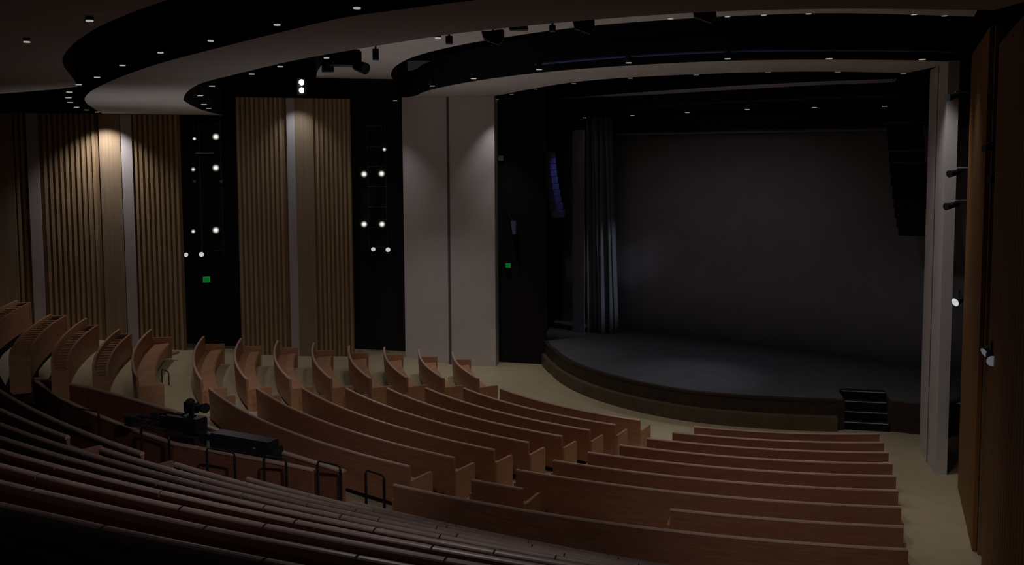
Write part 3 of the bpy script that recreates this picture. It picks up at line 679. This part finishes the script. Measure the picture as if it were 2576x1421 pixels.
for (p,l) in [((-0.705, -18.322, 8.035),'upper'),((-0.764, -18.622, 7.523),'lower')]:
    rt=root('side_spotlight',p,f'{l} black spotlight on the timber wall near the right edge','spotlight','black spotlights near the right edge')
    MB().cyl((p[0]+.12,p[1]+.05,p[2]),(p[0]-.06,p[1],p[2]-.02),.04,.06,12).build('housing',M['metal'],rt)
    MB().box((p[0]+.1,p[1]+.02,p[2]+.07),(.16,.03,.03)).build('arm',M['metal'],rt)
# left cross aisle: low box, step light strips, hoop
o=MB().box((-20.30,-2.45,1.0),(.50,.95,.54),-.15).build('low_box',M['bench_in'],origin=(-20.22,-2.55,.73),bevel=.015); tag(o,'low pale-topped timber box before the left timber wall','box')
o=MB().path([(-.015,0),(.015,0),(.015,.015),(-.015,.015)],[(-20.15,-2.75,.80),(-19.95,-4.0,.80),(-19.6,-5.4,.82)]).build('step_light',M['led'],origin=(-20,-4,.8)); tag(o,'long thin light strip on the floor beside the side block','light strip')
o=MB().path([(-.015,0),(.015,0),(.015,.015),(-.015,.015)],[(-19.70,-2.0,.79),(-19.64,-2.7,.79)]).build('step_light',M['led'],origin=(-19.8,-2.3,.80)); tag(o,'short light strip at the corner of the low timber box','light strip')
hr=root('hoop_rail',(-19.0,-6.3,.80),'thin dark hoop rail on the far cross aisle floor','handrail')
MB().tube([(-18.75,-6.35,.70),(-18.75,-6.35,1.50),(-18.78,-6.34,1.57),(-18.98,-6.2,1.60),(-19.02,-6.18,1.56),(-19.02,-6.18,.75)],.018).build('bar',M['metal'],hr)
cp=[(q[0]*1.025,q[1]*1.025,10.30) for q in smooth(O3)[20:41]]  # tube stands in for blue reflections on the band's fascia
o=MB().tube(cp,.035).build('reflection_streak',M['bluestreak'],origin=cp[0]); tag(o,'blue reflection streak shaped as a tube above the right half of the stage-front band','reflection_streak')
# ------------------------------------------------------------------ light
def spot(loc,to,energy,size=70,blend=.6,col=(1,.93,.84),rad_=.12):
    l=bpy.data.lights.new('spot','SPOT'); l.energy=energy; l.spot_size=rad(size); l.spot_blend=blend; l.color=col; l.shadow_soft_size=rad_
    o=bpy.data.objects.new('fixture_or_fill_spot',l); COL.objects.link(o); o.location=loc
    o.rotation_euler=(Vector(to)-Vector(loc)).to_track_quat('-Z','Y').to_euler(); return o
WARM=(1.,.84,.62); NEUT=(1.,.965,.955); COOL=(.86,.88,1.)
K=1.0
# rim downlights over the front floor and the lower benches
for q,e in [((-10.95,-4.2,10.0),70),((-9.5,-7.,10.0),80),((-7.7,-9.8,10.),90),((-5.7,-11.4,10.),90),((-3.5,-12.2,10.),80),((-1.2,-12.1,10.),80),((1.0,-11.9,10.),90)]:
    spot(q,(q[0]*1.0,q[1]*1.0,0),e*K,95,.8,NEUT)
# upper slot lamps straight down on the benches
for q,e in [((-11.4,-6.2,10.5),120),((-9.4,-10.2,10.5),120),((-7.0,-13.0,10.5),100),((-3.6,-14.6,10.5),110),((-.4,-14.6,10.5),90)]:
    spot(q,(q[0],q[1]-.6,0),e*K,85,.9,NEUT)
for q,e in [((-9.2,.25,9.9),110),((-12.9,.4,9.9),90)]:
    spot(q,(q[0],q[1]-.35,0),e,75,.9,NEUT,.06)
spot((-21.75,-3.1,9.25),(-22.1,-2.5,4),280,110,1.,NEUT,.06)
spot((-15.87,-.95,10.0),(-16.0,-.3,6.),70,100,1.,(.9,.95,1.),.06)
# slot lamps aimed at the two piers
spot((-12.3,-9.,10.4),(-10.9,1.1,.7),290,36,.9,NEUT); spot((-3.5,-14.6,10.4),(2.2,-10.2,4.5),150,55,.9,NEUT)
spot((-5.72,-11.3,10.),(-4.4,-8.75,0),420,24,1.,NEUT)
spot((-15.2,-12.9,9.2),(-16.8,-6.6,.8),400,40,1.,NEUT)
spot((-9.2,.0,9.9),(-9.0,-1.6,0),260,60,1.,NEUT)
# over the tiers
spot((-10.4,-24.3,9.25),(-10.9,-23.4,1.5),155,150,1.,NEUT)
spot((-9.2,-24.6,9.2),(-15.0,-14.0,1.5),480,52,1.,NEUT)
spot((-6.2,-24.0,9.2),(-2.6,-17.2,.8),270,52,1.,NEUT)  # added spot lifting the backs of the right benches
spot((-15.0,-14.6,9.25),(-16.5,-.2,5.),225,44,1.,NEUT)
spot((1.0,-11.85,9.95),(.9,-14.8,4.),45,70,1.,WARM)
# stage pipe
for i,q in enumerate(E6): spot((q[0],q[1],q[2]-.1),(q[0]-1.0,q[1]-2.2,.9),(10,20,30,34,22,12)[i]*K,62,.9,COOL)
spot((E6[3][0],E6[3][1],9.3),(-2.9,-4.4,.9),290,36,1.,COOL)
spot((E6[5][0],E6[5][1],9.3),(-5.75,3.1,2.6),760,20,.8,COOL)
spot((-5.7,-11.2,10.),(-.5,-.3,2.6),150,60,1.,COOL)
# ladders
spot((-18.85,-1.2,7.5),(-8,-14,1.5),60*K,80,.6,NEUT); spot((-13.6,.6,6.4),(-6,-14,1.),60*K,80,.6,NEUT)
# added upward spots, no fixture, brightening the ceiling bands from aisles and stage
for R_,a,z,e in [(11.,-60.4,1.7,20),(14.5,-60.6,2.0,170),(8.2,-45,.5,18),(8.3,-15,.5,14),(13.2,-27.6,1.9,40),(18.,-30.6,2.4,190)]:
    x,y=P(O,R_,a)
    spot((x,y,z),(x,y+(2. if R_==14.5 else 0),12),e*K,118,1.,NEUT,.25)
spot((-2.5,-2.,1.1),(-3.5,-4.,12),45,120,1.,COOL,.2)  # added cool uplight for the batten and the front band's underside

spot((E6[0][0]+.3,E6[0][1]-.3,9.2),(-6.95,1.85,6.6),70,40,1.,(.35,.36,1.),.06)  # added blue spot that tints the left line array

spot((-18.4,-11.7,2.35),(-16.2,-10.0,9.4),270,90,1.,NEUT,.25)  # added unseen uplight brightening the left of the largest ceiling band

w=bpy.data.worlds.new('World'); SC.world=w; w.use_nodes=True
w.node_tree.nodes['Background'].inputs['Color'].default_value=(.95,.9,1.,1); w.node_tree.nodes['Background'].inputs['Strength'].default_value=.012

# ------------------------------------------------------------------ camera
cd=bpy.data.cameras.new('Camera'); co=bpy.data.objects.new('Camera',cd); COL.objects.link(co)
cd.sensor_width=36; cd.lens=32.709; cd.shift_y=-.05467; cd.clip_end=300; cd.clip_start=.1
p,r=.07761,-.00526
right=Vector((1,0,0)); up=Vector((0,sin(p),cos(p))); fwd=Vector((0,cos(p),-sin(p)))
cx_=right*cos(r)+up*sin(r); cy_=-right*sin(r)+up*cos(r)
m=Matrix((cx_,cy_,-fwd)).transposed().to_4x4(); m.translation=CAM
co.matrix_world=m
SC.camera=co
SC.view_settings.view_transform='Standard'; SC.view_settings.look='None'; SC.view_settings.gamma=1; SC.view_settings.use_curve_mapping=False
SC.view_settings.exposure=0
for o in COL.objects:
    if '_o' in o: del o['_o']
